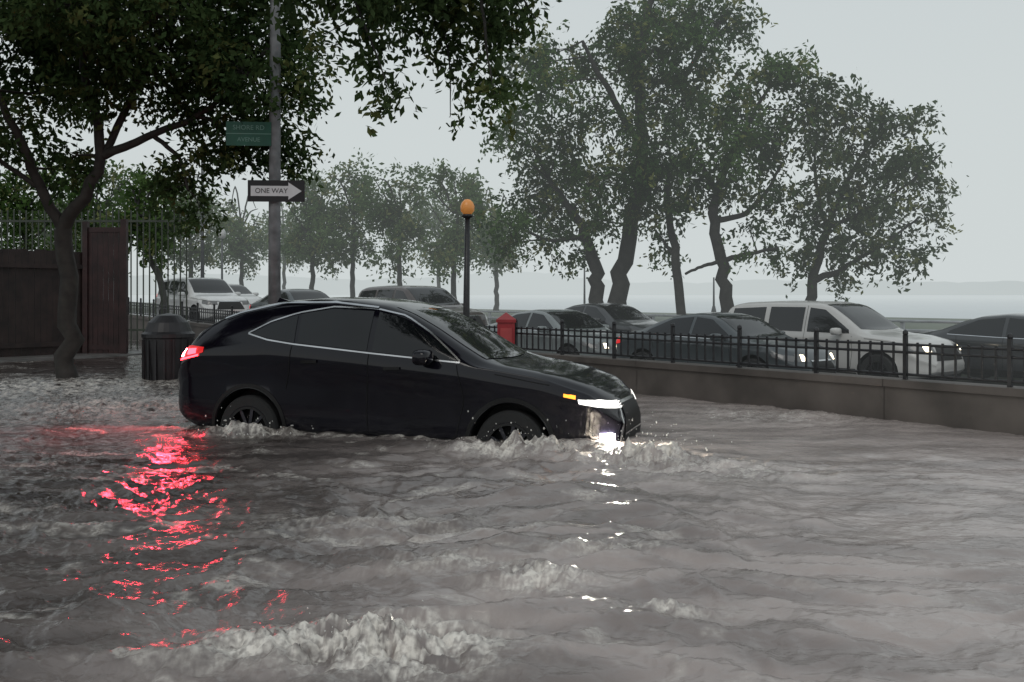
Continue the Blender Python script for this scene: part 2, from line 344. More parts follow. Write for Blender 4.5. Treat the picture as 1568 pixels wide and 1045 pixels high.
    if len(nm.polygons)>500:
        bm=bmesh.new(); bm.from_mesh(nm)
        for ed in bm.edges:
            if len(ed.link_faces)==2 and ed.calc_face_angle(0)>math.radians(50): ed.smooth=False
        bm.to_mesh(nm); bm.free(); body.data=nm
    for c in cuts: bpy.data.objects.remove(c)
    if hero:
        for q in P['wheels']:
            th=np.linspace(-.35,math.pi+.35,40); r0=wr+.062
            b_=[(q+math.cos(t)*r0,wr+.02+math.sin(t)*r0) for t in th]; t_=[(q+math.cos(t)*(r0+.04),wr+.02+math.sin(t)*(r0+.04)) for t in th]
            side(b_,t_,M_trim,'arch_cladding',.006,44,3)
    for sg in (-1,1):
        mx_,mz=P['mirror']; a=Acc()
        V=[]
        th=np.linspace(0,math.pi,9); ph=np.linspace(0,2*math.pi,17)[:-1]
        def se(v,p=.6): return math.copysign(abs(v)**p,v)
        for t in th:
            for f in ph: V.append((mx_+.09*se(math.sin(t))*se(math.cos(f)),sg*(wmax+.10)+.12*se(math.cos(t)),mz+.075*se(math.sin(t))*se(math.sin(f))))
        a.add(V,[(i*16+j,i*16+(j+1)%16,(i+1)*16+(j+1)%16,(i+1)*16+j) for i in range(8) for j in range(16)])
        a.box((mx_+.02,sg*(wmax-.02),mz-.04),(.07,.14,.03))
        a.obj('mirror',[paint],True,root)
    return root,side,front,line,above,proj
RX=dict(L=4.95,wheels=(1.0,3.92),wr=.36,
 top=[(0,.84),(.04,1.04),(.10,1.19),(.18,1.29),(.28,1.385),(.42,1.47),(.6,1.55),(.85,1.63),(1.2,1.695),(1.65,1.733),(2.1,1.73),(2.45,1.695),(2.75,1.615),(3.05,1.475),(3.35,1.31),(3.6,1.185),(3.75,1.145),(4.1,1.10),(4.4,1.045),(4.65,.97),(4.82,.87),(4.91,.76),(4.95,.66)],
 bot=[(0,.52),(.1,.42),(.4,.3),(1,.25),(4,.23),(4.6,.25),(4.8,.3),(4.95,.42)],
 belt=[(0,.80),(.08,1.05),(.3,1.20),(1.2,1.27),(2.2,1.21),(3.4,1.12),(4.2,1.02),(4.7,.87),(4.95,.60)],
 plan=[(0,.76),(.05,.865),(.16,.915),(.6,.94),(1.2,.945),(3.6,.945),(4.2,.925),(4.5,.88),(4.72,.79),(4.86,.65),(4.95,.46)],
 win=[([(1.0,1.345),(1.25,1.30),(1.52,1.275)],[(1.01,1.36),(1.24,1.46),(1.50,1.545)]),
      ([(1.56,1.272),(2.36,1.218)],[(1.54,1.557),(1.9,1.62),(2.36,1.605)]),
      ([(2.42,1.214),(3.0,1.175),(3.34,1.155)],[(2.42,1.60),(2.7,1.545),(3.0,1.39),(3.34,1.19)])],
 winlines=[[(3.38,1.142),(2.4,1.198),(1.5,1.258),(1.2,1.29),(.95,1.345)],[(3.38,1.155),(3.02,1.41),(2.72,1.568),(2.38,1.63),(1.9,1.64),(1.5,1.57),(1.2,1.475),(.95,1.35)]],
 ws=(3.68,2.60,.71,.58),rw=(.16,.40,.6,.64),
 seams=[[(2.39,1.19),(2.38,.7),(2.40,.42),(1.6,.40)],[(3.35,1.12),(3.44,.8),(3.36,.42),(2.4,.42)],[(1.5,1.24),(1.47,.95),(1.44,.80)],[(3.75,1.05),(4.3,.97)]],
 handles=[(1.72,1.09),(2.66,1.06)],
 head=([(4.58,.81),(4.75,.775),(4.90,.745)],[(4.57,.85),(4.75,.84),(4.90,.805)]),
 tail=([(.02,1.04),(.25,1.08),(.42,1.14)],[(.05,1.17),(.25,1.20),(.42,1.19)]),
 grille=(.46,.36,.78),mirror=(3.04,1.19),tum=.36)
DEP=.350
root,side,front,line,above,proj=car('black_car',(CARL[0]+.945*math.sin(TH),CARL[1]+.945*math.cos(TH),-DEP),-TH,RX,M_paint,True,True)
root.scale=(1.02,1,1.065); root.rotation_euler=(0,math.radians(1.1),-TH)
side([(.015,1.06),(.15,1.08)],[(.04,1.14),(.15,1.16)],M_tailh,'brake_lamp',.014,10,5,(-1,))
side([(.015,1.06),(.15,1.08)],[(.04,1.14),(.15,1.16)],M_tail,'brake_lamp_far',.014,10,5,(1,))
front([(-.84,1.065),(-.60,1.065)],[(-.81,1.12),(-.60,1.12)],M_tail,'brake_lamp_rear',.014,-4,8,5)
side([(.21,1.10),(.33,1.125)],[(.21,1.165),(.33,1.175)],M_tail,'brake_lamp_inner',.013,10,5)
side([(.03,1.02),(.36,1.10)],[(.04,1.04),(.36,1.12)],M_tail,'tail_strip',.011,12,4)
side([(4.44,.87),(4.55,.85)],[(4.44,.90),(4.55,.88)],M_amber,'turn_signal',.014,6,4)
side([(4.80,.44),(4.88,.44)],[(4.80,.52),(4.88,.52)],M_fog,'fog_lamp',.012,6,6,(-1,))
front([(-.72,.45),(-.62,.45)],[(-.72,.53),(-.62,.53)],M_fog,'fog_lamp_front',.012,8,8,6)
line([(.6,1.48),(.8,1.55),(1.3,1.66),(1.9,1.675),(2.4,1.635)],.016,M_chrome,'roof_rail',.02)
side([(1.52,.28),(3.40,.28)],[(1.52,.40),(3.40,.40)],M_trim,'lower_cladding',.007,40,4)
front([(-.42,.5),(.42,.5)],[(-.42,.515),(.42,.515)],M_chrome,'grille_bar',.014)
front([(-.56,.34),(-.44,.78)],[(-.535,.34),(-.42,.78)],M_chrome,'grille_edge',.014)
a=Acc(); a.add([(.75,-.03,1.60),(1.0,-.03,1.66),(.8,0,1.71),(.75,.03,1.60),(1.0,.03,1.66)],[(0,1,2),(3,2,4),(0,2,3),(1,4,2)]); a.obj('antenna_fin',[M_paint],False,root)
SUV=dict(L=5.0,wheels=(1.05,3.98),wr=.38,
 top=[(0,.85),(.05,1.2),(.14,1.5),(.28,1.70),(.6,1.77),(1.5,1.80),(2.5,1.785),(2.85,1.72),(3.2,1.5),(3.55,1.24),(3.75,1.17),(4.3,1.12),(4.7,1.04),(4.88,.93),(4.97,.75),(5,.62)],
 bot=[(0,.55),(.1,.45),(.4,.33),(1,.3),(4,.3),(4.6,.3),(4.85,.35),(5,.45)],
 belt=[(0,.8),(.1,1.05),(.3,1.12),(3.5,1.10),(4.3,1.03),(5,.6)],
 plan=[(0,.74),(.06,.84),(.2,.90),(.6,.93),(3.8,.93),(4.3,.91),(4.7,.86),(4.88,.74),(5,.56)],
 win=[([(.36,1.17),(1.28,1.17)],[(.42,1.62),(1.28,1.66)]),([(1.40,1.17),(2.26,1.16)],[(1.40,1.665),(2.26,1.665)]),([(2.38,1.16),(3.0,1.15),(3.36,1.15)],[(2.38,1.66),(2.74,1.62),(3.34,1.22)])],
 ws=(3.62,2.78,.72,.64),rw=(.06,.22,.6,.62),
 seams=[[(2.32,1.7),(2.32,.9),(2.30,.42)],[(1.34,1.1),(1.34,.95),(1.42,.85)],[(3.42,1.1),(3.44,.8),(3.4,.42),(1.55,.42)],[(3.7,1.06),(4.7,.97)]],
 handles=[(1.6,1.04),(2.55,1.04)],
 head=([(4.55,.86),(4.88,.82)],[(4.5,.98),(4.86,.95)]),tail=([(.03,.9),(.2,.9)],[(.06,1.2),(.2,1.2)]),
 grille=(.5,.66,.92),mirror=(3.15,1.19),tum=.24)
SED=dict(L=4.6,wheels=(.95,3.68),wr=.33,
 top=[(0,.75),(.04,.93),(.15,1.03),(.5,1.08),(.85,1.16),(1.2,1.31),(1.6,1.43),(2.1,1.48),(2.5,1.46),(2.8,1.38),(3.1,1.2),(3.35,1.05),(3.5,1.0),(4.0,.93),(4.35,.84),(4.5,.72),(4.57,.62),(4.6,.55)],
 bot=[(0,.45),(.1,.35),(.4,.25),(1,.2),(3.7,.2),(4.2,.2),(4.5,.26),(4.6,.35)],
 belt=[(0,.7),(.15,.92),(.6,.98),(3.3,.92),(4,.86),(4.6,.5)],
 plan=[(0,.62),(.06,.74),(.2,.83),(.6,.88),(3.4,.90),(3.9,.88),(4.25,.8),(4.45,.66),(4.6,.42)],
 win=[([(1.0,1.05),(2.12,1.01)],[(1.05,1.11),(1.6,1.34),(2.12,1.39)]),([(2.2,1.01),(3.1,.99)],[(2.2,1.39),(2.6,1.35),(3.08,1.07)])],
 winlines=[[(3.1,.975),(2,1.0),(1.0,1.035)]],
 ws=(3.4,2.66,.68,.56),rw=(.72,1.3,.58,.52),
 seams=[[(2.16,1.0),(2.16,.35)],[(3.15,.95),(3.2,.35),(1.4,.33)],[(1.2,1.0),(1.25,.75)]],
 handles=[(1.4,.89),(2.4,.87)],
 head=([(4.1,.70),(4.42,.62)],[(4.05,.78),(4.42,.72)]),tail=([(.03,.78),(.3,.82)],[(.06,.92),(.3,.94)]),
 grille=(.4,.35,.62),mirror=(2.95,1.03),tum=.42)
def park(nm,P,paint,s_rear,o_near,dz=0,lit=True):
    w=max(p[1] for p in P['plan']); 
    return car(nm,wp(s_rear,o_near+w,roadz(s_rear)+dz),ANG,P,paint,lit)
silver=paintm('silver_paint',(.50,.49,.47)); white=paintm('white_paint',(.68,.68,.67)); dgrey=paintm('dark_grey_paint',(.05,.06,.065)); grey=paintm('grey_paint',(.18,.20,.20)); dk=paintm('near_black_paint',(.025,.027,.03)); maroon=paintm('brown_paint',(.05,.035,.03))
park('suv',SUV,silver,-4.1,6.9,-.05)
park('sedan',SED,dgrey,-4.6,4.0,.05)
park('sedan',SED,grey,-9.8,4.2,.05)
park('sedan',SED,dk,-11.5,7.6,.1)
park('suv',SUV,maroon,-16.5,4.6,.05,False)
park('sedan',SED,dk,-.9,9.2,.02,False)
park('suv',SUV,white,-27.0,2.2,.05,False)
park('sedan',SED,dgrey,-21.5,3.4,.05,False)
park('sedan',SED,white,-32.5,5.6,.2,True)
# ------------------------------------------------------------------ trees
def leafmat(name):
    m=bpy.data.materials.new(name); m.use_nodes=True; nt=m.node_tree; nt.nodes.clear()
    at=nt.nodes.new('ShaderNodeAttribute'); at.attribute_name='leafcol'
    d=nt.nodes.new('ShaderNodeBsdfDiffuse'); t=nt.nodes.new('ShaderNodeBsdfTranslucent'); x=nt.nodes.new('ShaderNodeMixShader'); x.inputs[0].default_value=.4
    o=nt.nodes.new('ShaderNodeOutputMaterial'); nt.links.new(at.outputs['Color'],d.inputs['Color']); nt.links.new(at.outputs['Color'],t.inputs['Color'])
    nt.links.new(d.outputs[0],x.inputs[1]); nt.links.new(t.outputs[0],x.inputs[2]); nt.links.new(x.outputs[0],o.inputs[0]); return m
M_leaf=leafmat('foliage')
M_bark=mat('wet_bark',(.032,.029,.025),.8,var=.4,scale=6,bump=.6)
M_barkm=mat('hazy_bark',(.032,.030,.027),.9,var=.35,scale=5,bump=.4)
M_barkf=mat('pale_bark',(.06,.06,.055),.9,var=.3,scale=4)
def tree(name,base,ub,s,limbs,blobs,leaf=.2,k=.4,thick=1.0,c0=(.05,.075,.03),c1=(.10,.13,.05),c2=(.14,.13,.05),bark=None,gap=-.12,droop=.6,seed=1,twig=3,pen=.8,ysl=.35):
    """limbs / blobs are drawn in the tree's own sketch units (x right, y down), s metres per unit, ub = root point"""
    g=np.random.default_rng(seed); bx,by=ub
    Vs=[];Fs=[];mi=[];nv=0;cols=[]
    def addt(P,r,kk=7):
        nonlocal nv
        V,F=tube(P,r,kk); Vs.append(V);Fs.append(F+nv);nv+=len(V);mi.append(np.zeros(len(F)));cols.append(np.full((len(V),4),.05))
    nodes=[]; yoff={}
    for li,l in enumerate(limbs):
        P=[]
        key0=(l[0][0],l[0][1]); y0=yoff.get(key0,0.); sl=g.normal()*ysl if li else 0.
        acc=0
        for qi,(x,y,r) in enumerate(l):
            if qi: acc+=math.hypot(x-l[qi-1][0],y-l[qi-1][1])*s
            yo=y0+sl*acc*.7; yoff[(x,y)]=yo; P.append(((x-bx)*s,yo,(by-y)*s,r))
        P=np.array(P); n=max(8,4*len(P)); Q=polyl(P,n)
        for _ in range(2): Q[1:-1]=(Q[:-2]+2*Q[1:-1]+Q[2:])/4
        Q[1:-1,:3]+=g.normal(size=(n-2,3))*Q[1:-1,3:4]*.22
        if li==0: Q[0,3]*=1.5; Q[1,3]*=1.15
        addt(Q[:,:3],Q[:,3],9); nodes.append(Q)
    nodes=np.concatenate(nodes)
    for (x,y,r) in blobs:
        c=np.array([(x-bx)*s,0,(by-y)*s]); R=r*s
        d=np.linalg.norm((nodes[:,:3]-c)*np.array([1,.5,1]),axis=1)+np.where(nodes[:,2]>c[2]+R*.5,pen,0); nd=nodes[np.argmin(d)]
        c[1]=nd[1]*.6+g.normal()*R*thick*.9
        mid=(nd[:3]+c)/2+g.normal(size=3)*R*.15+np.array([0,0,.1*R]); Bz=np.array([(1-t)**2*nd[:3]+2*t*(1-t)*mid+t*t*c for t in np.linspace(0,1,7)])
        r0=min(nd[3]*.6,.012*R+.025); addt(Bz,np.linspace(r0,r0*.4,7),6)
        nl=int(k*r*r); nt_=max(3,nl//16)
        cs=g.normal(size=(nt_*3,3)); cs/=np.linalg.norm(cs,axis=1)[:,None]; cs*=(g.random((nt_*3,1))**.45)*R*1.08*np.array([1,max(1,thick),.9]); cs+=c
        nz=pn(cs[:,0]*1.4/max(.5,R)+seed*3.1,cs[:,2]*1.4/max(.5,R)+cs[:,1]*.5,seed)+.6*pn(cs[:,0]*3.5/max(.5,R),cs[:,2]*3.5/max(.5,R)+cs[:,1],seed+1)
        cs=cs[nz>gap][:nt_]
        for q in cs[::twig]:
            st=Bz[g.integers(3,7)]; mm=(st+q)/2+g.normal(size=3)*.08*R; addt(np.array([st,mm,q]),[r0*.4,r0*.25,r0*.1],4)
        m_=len(cs); 
        if m_==0: continue
        per=16; out=cs-c; out/=np.linalg.norm(out,axis=1)[:,None]+1e-6
        td=out*.7+g.normal(size=(m_,3))*.4+np.array([0,0,-droop]); td/=np.linalg.norm(td,axis=1)[:,None]
        tl=leaf*3.4*(.6+g.random(m_)*.8); t=g.random((m_,per))
        pos=cs[:,None,:]+td[:,None,:]*(t*tl[:,None])[:,:,None]+g.normal(size=(m_,per,3))*leaf*.6
        pos=pos.reshape(-1,3); T=np.repeat(td,per,0)*.7+g.normal(size=(m_*per,3))*.6; T/=np.linalg.norm(T,axis=1)[:,None]
        B=np.cross(T,g.normal(size=T.shape)); B/=np.linalg.norm(B,axis=1)[:,None]+1e-6
        ll=leaf*(.6+.7*g.random((len(pos),1))); ww=ll*.24
        q=np.stack([pos-T*ll*.5,pos+B*ww,pos+T*ll*.5,pos-B*ww],1).reshape(-1,3)
        F=np.arange(len(q)).reshape(-1,4)+nv; nv+=len(q); Vs.append(q);Fs.append(F);mi.append(np.ones(len(F)))
        f=np.clip(g.random((m_,1))*.8+g.normal()*.2,0,1); cc=np.array(c0)*(1-f)+np.array(c1)*f; y_=(g.random((m_,1))<.12); cc=np.where(y_,np.array(c2),cc)
        cc=np.repeat(cc,per,0)*(.8+.4*g.random((m_*per,1))); cc=np.repeat(cc,4,0); cols.append(np.c_[cc,np.ones(len(cc))])
    return_=mk(name,np.concatenate(Vs),np.concatenate(Fs),[bark or M_bark,M_leaf],np.concatenate(mi),True,None,{'leafcol':np.concatenate(cols)})
    return_.location=base; return return_
f9=1500.
d=17.3
tree('street_tree',(-7.86,d,-.4),(103,613),d/f9,
 [[(103,613,.18),(105,480,.16),(97,350,.15)],[(97,350,.11),(70,290,.09),(40,200,.07),(0,100,.05),(-40,0,.04)],[(97,350,.13),(150,280,.10),(168,240,.09),(150,130,.07),(135,0,.05),(120,-120,.04)],
  [(168,240,.08),(240,208,.065),(310,180,.05),(380,120,.04),(430,50,.03)],[(168,240,.07),(215,120,.06),(260,20,.05),(300,-100,.04)],[(240,208,.045),(280,240,.035),(290,290,.02)],[(310,180,.04),(380,200,.03),(430,230,.02)],[(70,290,.05),(20,250,.04),(-50,200,.03)]],
 [(90,50,80),(10,40,90),(170,40,80),(260,40,80),(340,40,75),(410,50,60),(465,110,30),(380,120,60),(300,110,65),(220,120,60),(70,130,40),(330,200,40),(395,195,45),(440,235,26),(460,240,18),(280,265,38),(300,325,20),(250,290,20),(120,240,24),(85,255,28),(440,160,42),(30,200,45),(-60,100,90),(-60,-60,100),(60,-90,100),(200,-90,100),(330,-80,90),(430,-50,60),(160,150,35),(-50,220,60),(360,225,26)],
 leaf=.14,k=.48,thick=1.1,c0=(.034,.060,.025),c1=(.074,.115,.043),c2=(.115,.135,.05),gap=-.16,droop=.5,seed=3,twig=5)
d=9.
tree('street_tree',(-7.5,d,-.4),(-466,767),d/f9,
 [[(-466,767,.2),(-460,400,.18),(-445,150,.17),(-380,-150,.14)],[(-380,-150,.12),(-100,-260,.10),(200,-230,.08),(500,-150,.06),(700,-110,.04),(820,-70,.02)],
  [(500,-150,.025),(530,-40,.02),(570,60,.012),(600,140,.006)],[(620,-125,.02),(660,-20,.014),(690,90,.008),(690,180,.004)],[(700,-110,.03),(735,-20,.02),(745,80,.012),(760,170,.006)],[(780,-90,.015),(800,0,.01),(820,30,.006)],
  [(-445,150,.1),(-560,-50,.08),(-600,-200,.06)],[(200,-230,.05),(260,-320,.04),(350,-420,.03)]],
 [(545,10,30),(590,25,26),(575,90,20),(600,135,20),(610,165,12),(640,10,30),(670,50,20),(690,95,14),(688,180,12),(560,60,14),(735,10,36),(745,70,28),(735,120,24),(758,165,20),(720,40,26),(790,5,30),(830,0,18),(700,-20,36),(480,-20,34),(500,70,12),(770,60,16),
  (600,-60,60),(700,-80,60),(450,-120,90),(250,-220,120),(50,-260,130),(-150,-260,130),(-350,-200,130),(-550,-150,130),(350,-360,120),(150,-420,140),(-100,-430,150),(-400,-400,150),(-600,50,110)],
 leaf=.09,k=.42,thick=.9,c0=(.042,.066,.030),c1=(.085,.125,.05),c2=(.12,.135,.05),gap=-.12,droop=1.0,seed=5,twig=4,pen=0,ysl=.06)
d=32.
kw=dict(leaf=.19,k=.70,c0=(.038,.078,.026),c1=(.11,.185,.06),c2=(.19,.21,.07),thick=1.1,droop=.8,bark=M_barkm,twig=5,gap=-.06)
tree('willow_tree',((930-784)/f9*d,d,.54),(930,495),d/f9,
 [[(942,495,.32),(955,400,.27),(975,320,.24),(985,230,.2),(975,120,.16),(990,30,.12),(1000,-20,.08)],[(918,495,.26),(915,420,.23),(900,360,.17),(870,310,.11),(840,270,.07)],[(985,230,.13),(940,160,.11),(910,110,.08),(890,70,.05)],[(975,120,.11),(1040,130,.09),(1080,70,.06),(1110,20,.04)],[(975,320,.12),(1010,270,.09),(1050,230,.05)],[(900,360,.09),(850,370,.06),(800,350,.04)]],
 [(800,100,34),(850,75,36),(890,95,30),(835,140,40),(790,150,22),(800,195,34),(860,205,38),(900,160,28),(830,250,42),(885,262,42),(810,300,34),(860,320,38),(920,290,42),(930,340,28),(785,345,30),(770,372,18),(850,372,18),(960,40,44),(1010,20,50),(1060,15,42),(1110,20,38),(1143,38,18),(1000,90,48),(1060,90,42),(960,110,30),(1020,160,45),(1070,150,38),(950,205,36),(1000,235,42),(960,270,42),(990,315,28),(1035,280,30),(880,390,16),(760,200,16),(750,330,16)],seed=11,**kw)
d=30.
tree('willow_tree',((1115-784)/f9*d,d,.54),(1115,498),d/f9,
 [[(1117,498,.22),(1105,400,.18),(1092,340,.16),(1095,290,.13),(1120,240,.1),(1150,180,.07),(1180,130,.04)],[(1095,290,.08),(1075,260,.06),(1060,220,.04)],[(1105,400,.09),(1150,388,.06),(1190,380,.04)],[(1092,340,.1),(1140,330,.08),(1180,290,.06),(1200,250,.04)],[(1045,498,.15),(1042,400,.14),(1032,300,.1),(1040,240,.06)],[(1105,400,.07),(1075,408,.05),(1048,420,.04)],[(1042,400,.05),(1025,370,.04),(1010,350,.03)]],
 [(1150,120,30),(1195,108,30),(1228,130,26),(1105,170,36),(1160,180,40),(1210,175,32),(1110,230,36),(1180,235,32),(1060,240,32),(1135,285,28),(1190,295,26),(1050,305,28),(1195,372,20),(1150,350,16),(1035,375,16),(1085,285,24),(1140,385,14),(1020,335,18)],seed=12,**kw)
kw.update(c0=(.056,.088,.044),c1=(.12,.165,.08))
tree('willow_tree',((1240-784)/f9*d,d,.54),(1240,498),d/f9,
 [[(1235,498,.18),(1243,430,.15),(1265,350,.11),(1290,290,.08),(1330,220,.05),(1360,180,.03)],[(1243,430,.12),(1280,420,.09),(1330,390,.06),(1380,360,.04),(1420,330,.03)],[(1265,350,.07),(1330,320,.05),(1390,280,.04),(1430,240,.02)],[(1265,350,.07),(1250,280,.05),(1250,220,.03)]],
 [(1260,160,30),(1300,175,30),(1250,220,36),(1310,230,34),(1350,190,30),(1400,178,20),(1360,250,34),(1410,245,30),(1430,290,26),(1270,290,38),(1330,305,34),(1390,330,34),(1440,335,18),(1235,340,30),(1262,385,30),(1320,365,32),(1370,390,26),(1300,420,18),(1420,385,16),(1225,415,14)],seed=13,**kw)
def rowtree(px,d,ytop,w,seed,kcol=0.,lean=0,nm='plane_tree'):
    g=np.random.default_rng(seed); by=450+(1.5-.55)/d*f9; yc=(ytop+400)/2; hh_=(400-ytop)/2; r0=.13
    L=[[(px,by,r0),(px+lean*.3,420,r0*.85),(px+lean,370,r0*.7),(px+lean+g.normal()*5,yc,r0*.45),(px+lean,ytop+25,r0*.15)]]
    for q in range(6):
        sg=-1 if q%2 else 1; y=385-q*16; L.append([(px+lean,370 if y>360 else yc,r0*.4),(px+lean+sg*w*.4,y-30,r0*.28),(px+lean+sg*w*.75,max(ytop+20,y-50-g.random()*15),r0*.12)])
    B=[]
    for q in range(18):
        t=g.random()*2*math.pi; rr_=g.random()**.5; B.append((px+lean+math.cos(t)*rr_*w,yc+math.sin(t)*rr_*hh_,12+g.random()*9))
    a_=kcol
    tree(nm,((px-784)/f9*d,d,.54),(px,by),d/f9,L,B,leaf=.22,k=.9,thick=1.1,c0=(.08+a_,.135+a_,.05+a_),c1=(.15+a_,.22+a_,.09+a_),c2=(.22,.24,.10),bark=M_barkf,gap=-.08,seed=seed,twig=6)  # distance haze put into the paler leaf and bark colours
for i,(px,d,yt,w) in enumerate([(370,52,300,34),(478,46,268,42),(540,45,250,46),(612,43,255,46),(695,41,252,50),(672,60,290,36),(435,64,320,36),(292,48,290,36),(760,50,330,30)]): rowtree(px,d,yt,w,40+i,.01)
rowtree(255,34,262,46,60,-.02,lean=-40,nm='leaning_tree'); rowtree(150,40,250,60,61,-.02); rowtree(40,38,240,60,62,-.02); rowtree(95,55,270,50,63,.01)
# ------------------------------------------------------------------ street furniture
def txt(s,size,mt,parent,loc,rot,name,xs=1):
    c=bpy.data.curves.new(name,'FONT'); c.body=s; c.size=size; c.align_x='CENTER'; c.align_y='CENTER'; c.extrude=.001; o=bpy.data.objects.new(name,c); COL.objects.link(o)
    o.data.materials.append(mt); o.parent=parent; o.location=loc; o.rotation_euler=rot; o.scale=(xs,1,1); return o
PX,PY=-4.0,16.5
a=Acc(); a.tube([(PX,PY,-.45),(PX,PY,2.5),(PX+.02,PY,7.5),(PX+.03,PY,8.4)],[.11,.10,.085,.08],0,20); a.lathe([(.2,0),(.2,.12),(.13,.25),(.11,.3)],(PX,PY,-.45),k=20)
a.tube([(PX+.03,PY,8.2),(PX+.8,PY-1,8.6),(PX+1.3,PY-1.8,8.7)],.04,0,10)
a.obj('street_light_pole',[mat('weathered_steel',(.15,.155,.16),.55,.2,var=.4,scale=5,bump=.2)],True)
M_wh=mat('sign_white',(.60,.61,.62),.45,var=.06); M_bk=mat('sign_black',(.012,.012,.014),.45,var=.1); M_gn=mat('sign_green',(.014,.075,.05),.45,var=.2); M_let=mat('sign_letter_green',(.13,.24,.20),.5,var=.1)
e=empty('one_way_sign',(PX+.06,PY-.125,1.5+156/f9*PY),math.radians(4))
a=Acc(); a.box((0,0,0),(.94,.006,.36),0); a.obj('plate',[M_bk],parent=e)
a=Acc(); V=[(-.42,-.085),(.20,-.085),(.20,-.145),(.42,0),(.20,.145),(.20,.085),(-.42,.085)]
a.add([(x,-.0065,z) for x,z in V],[list(range(7))]); a.obj('arrow',[M_wh],parent=e)
a=Acc(); a.box((0,.02,.1),(.24,.03,.025)); a.box((0,.02,-.1),(.24,.03,.025)); a.obj('bracket',[M_galv],parent=e)
txt('ONE WAY',.115,M_bk,e,(-.08,-.0095,0),(math.pi/2,0,0),'lettering')
e=empty('street_name_sign',(PX-.40,PY-.13,1.5+243/f9*PY),.1); a=Acc(); a.box((0,0,0),(.74,.006,.40),0); a.box((0,-.0045,0),(.74,.002,.012),1); a.obj('blade',[M_gn,M_let],parent=e); txt('SHORE RD',.11,M_let,e,(0,-.0065,.1),(math.pi/2,0,0),'lettering'); txt('AVENUE',.10,M_let,e,(0,-.0065,-.1),(math.pi/2,0,0),'lettering')
d=17.3; x=(714-784)/f9*d
a=Acc(); a.tube([(x,d,-.45),(x,d,1.0),(x+.02,d,2.85)],[.07,.06,.045],0,14); a.lathe([(.12,0),(.12,.5),(.08,.6),(.06,1.2)],(x,d,-.45),k=12)
a.lathe([(.05,0),(.1,.03),(.1,.06),(.06,.08)],(x+.02,d,2.83),k=14)
a.lathe([(.07,.0),(.12,.06),(.125,.14),(.10,.21),(.05,.26),(0,.27)],(x+.02,d,2.90),m=1,k=18)
a.obj('call_box_lamp',[M_iron,mat('orange_globe',(.60,.25,.07),.3,emit=(1,.38,.08),es=.15,var=.1)],True)
d=16.9; x=(775-784)/f9*d
a=Acc(); a.lathe([(.17,-.45),(.17,.1),(.11,.2),(.10,.45)],(x,d,0),k=16)
a.box((x,d,.75),(.30,.24,.52)); a.box((x,d,1.03),(.34,.28,.05)); a.add([(x-.17,d-.14,1.056),(x+.17,d-.14,1.056),(x+.17,d+.14,1.056),(x-.17,d+.14,1.056),(x,d-.06,1.18),(x,d+.06,1.18)],[(0,1,4),(1,2,5,4),(2,3,5),(3,0,4,5)]); a.box((x,d-.125,.76),(.2,.02,.3),1)
a.obj('fire_alarm_box',[mat('alarm_red',(.30,.025,.03),.4,var=.15),mat('alarm_door',(.40,.06,.06),.4,var=.15)])
d=17.2; x=(258-784)/f9*d
a=Acc(); a.lathe([(0,-.42),(.36,-.42),(.40,.3),(.43,.72),(.45,.74),(.45,.80),(.40,.84),(.34,1.0),(.2,1.12),(.0,1.16)],(x,d,0),k=26)
for i in range(18):
    t=i*math.pi/9; a.box((x+.425*math.cos(t),d+.425*math.sin(t),.2),(.03,.03,1.0),0,Matrix.Rotation(t,3,'Z'))
a.obj('trash_can',[mat('dark_plastic',(.018,.018,.02),.45,var=.3)],False)
def lamp(px,d,ytop,nm='street_lamp',globe=True,r=.05):
    x=(px-784)/f9*d; z0=.5 if d>28 else -.4; z1=1.5+(450-ytop)/f9*d; a=Acc(); a.lathe([(r*2.6,0),(r*2.6,.3),(r*1.4,.5)],(x,d,z0),k=10); a.tube([(x,d,z0),(x,d,(z0+z1)/2),(x,d,z1)],[r*1.3,r,r*.8],0,8)
    if globe: a.lathe([(.05,0),(.16,.05),(.2,.22),(.12,.4),(.03,.5),(0,.55)],(x,d,z1),m=1,k=12)
    a.obj(nm,[mat('post_grey',(.08,.085,.09),.5,var=.2),mat('lamp_globe',(.6,.6,.58),.3,var=.1)],True)
lamp(340,44,366); lamp(895,42,395,'flag_pole',False,.04); lamp(1093,40,425,'street_lamp',False,.04); lamp(310,40,215,'light_mast',False,.07)
M_wood=mat('dark_wood',(.026,.015,.013),.6,var=.6,scale=3,bump=.4); M_gate=mat('red_brown_gate',(.032,.012,.012),.55,var=.5,scale=4,bump=.3)
p0=np.array([-16.5,16.5]); p1=np.array([-10.3,24.0]); dr=(p1-p0)/np.linalg.norm(p1-p0); Ln=np.linalg.norm(p1-p0); an=math.atan2(dr[1],dr[0]); Rf=Matrix.Rotation(an,3,'Z')
a=Acc(); q=0.
while q<Ln:
    p=p0+dr*q; off_=.012*random.random(); hgt=2.85+.05*random.random(); a.box((p[0]+dr[1]*off_,p[1]-dr[0]*off_,hgt/2-.4),(.135,.03,hgt+.1),0,Rf); q+=.145
for z in (.3,2.15):
    m_=(p0+p1)/2; a.box((m_[0]+dr[1]*.06,m_[1]-.06,z),(Ln,.05,.1),0,Rf)
q=0
while q<Ln+.1: p=p0+dr*q; a.box((p[0]+dr[1]*.09,p[1]-dr[0]*.09,1.0),(.12,.1,3.15),0,Rf); q+=2.4
a.obj('wooden_fence',[M_wood])
a=Acc(); gx,gy=-10.0,23.8
a.box((gx-.35,gy,1.35),(.12,.14,3.8)); a.box((gx+.62,gy-.1,1.35),(.14,.14,3.9)); a.box((gx+.13,gy,3.05),(.85,.06,.12)); a.box((gx+.13,gy,.2),(.85,.06,.12))
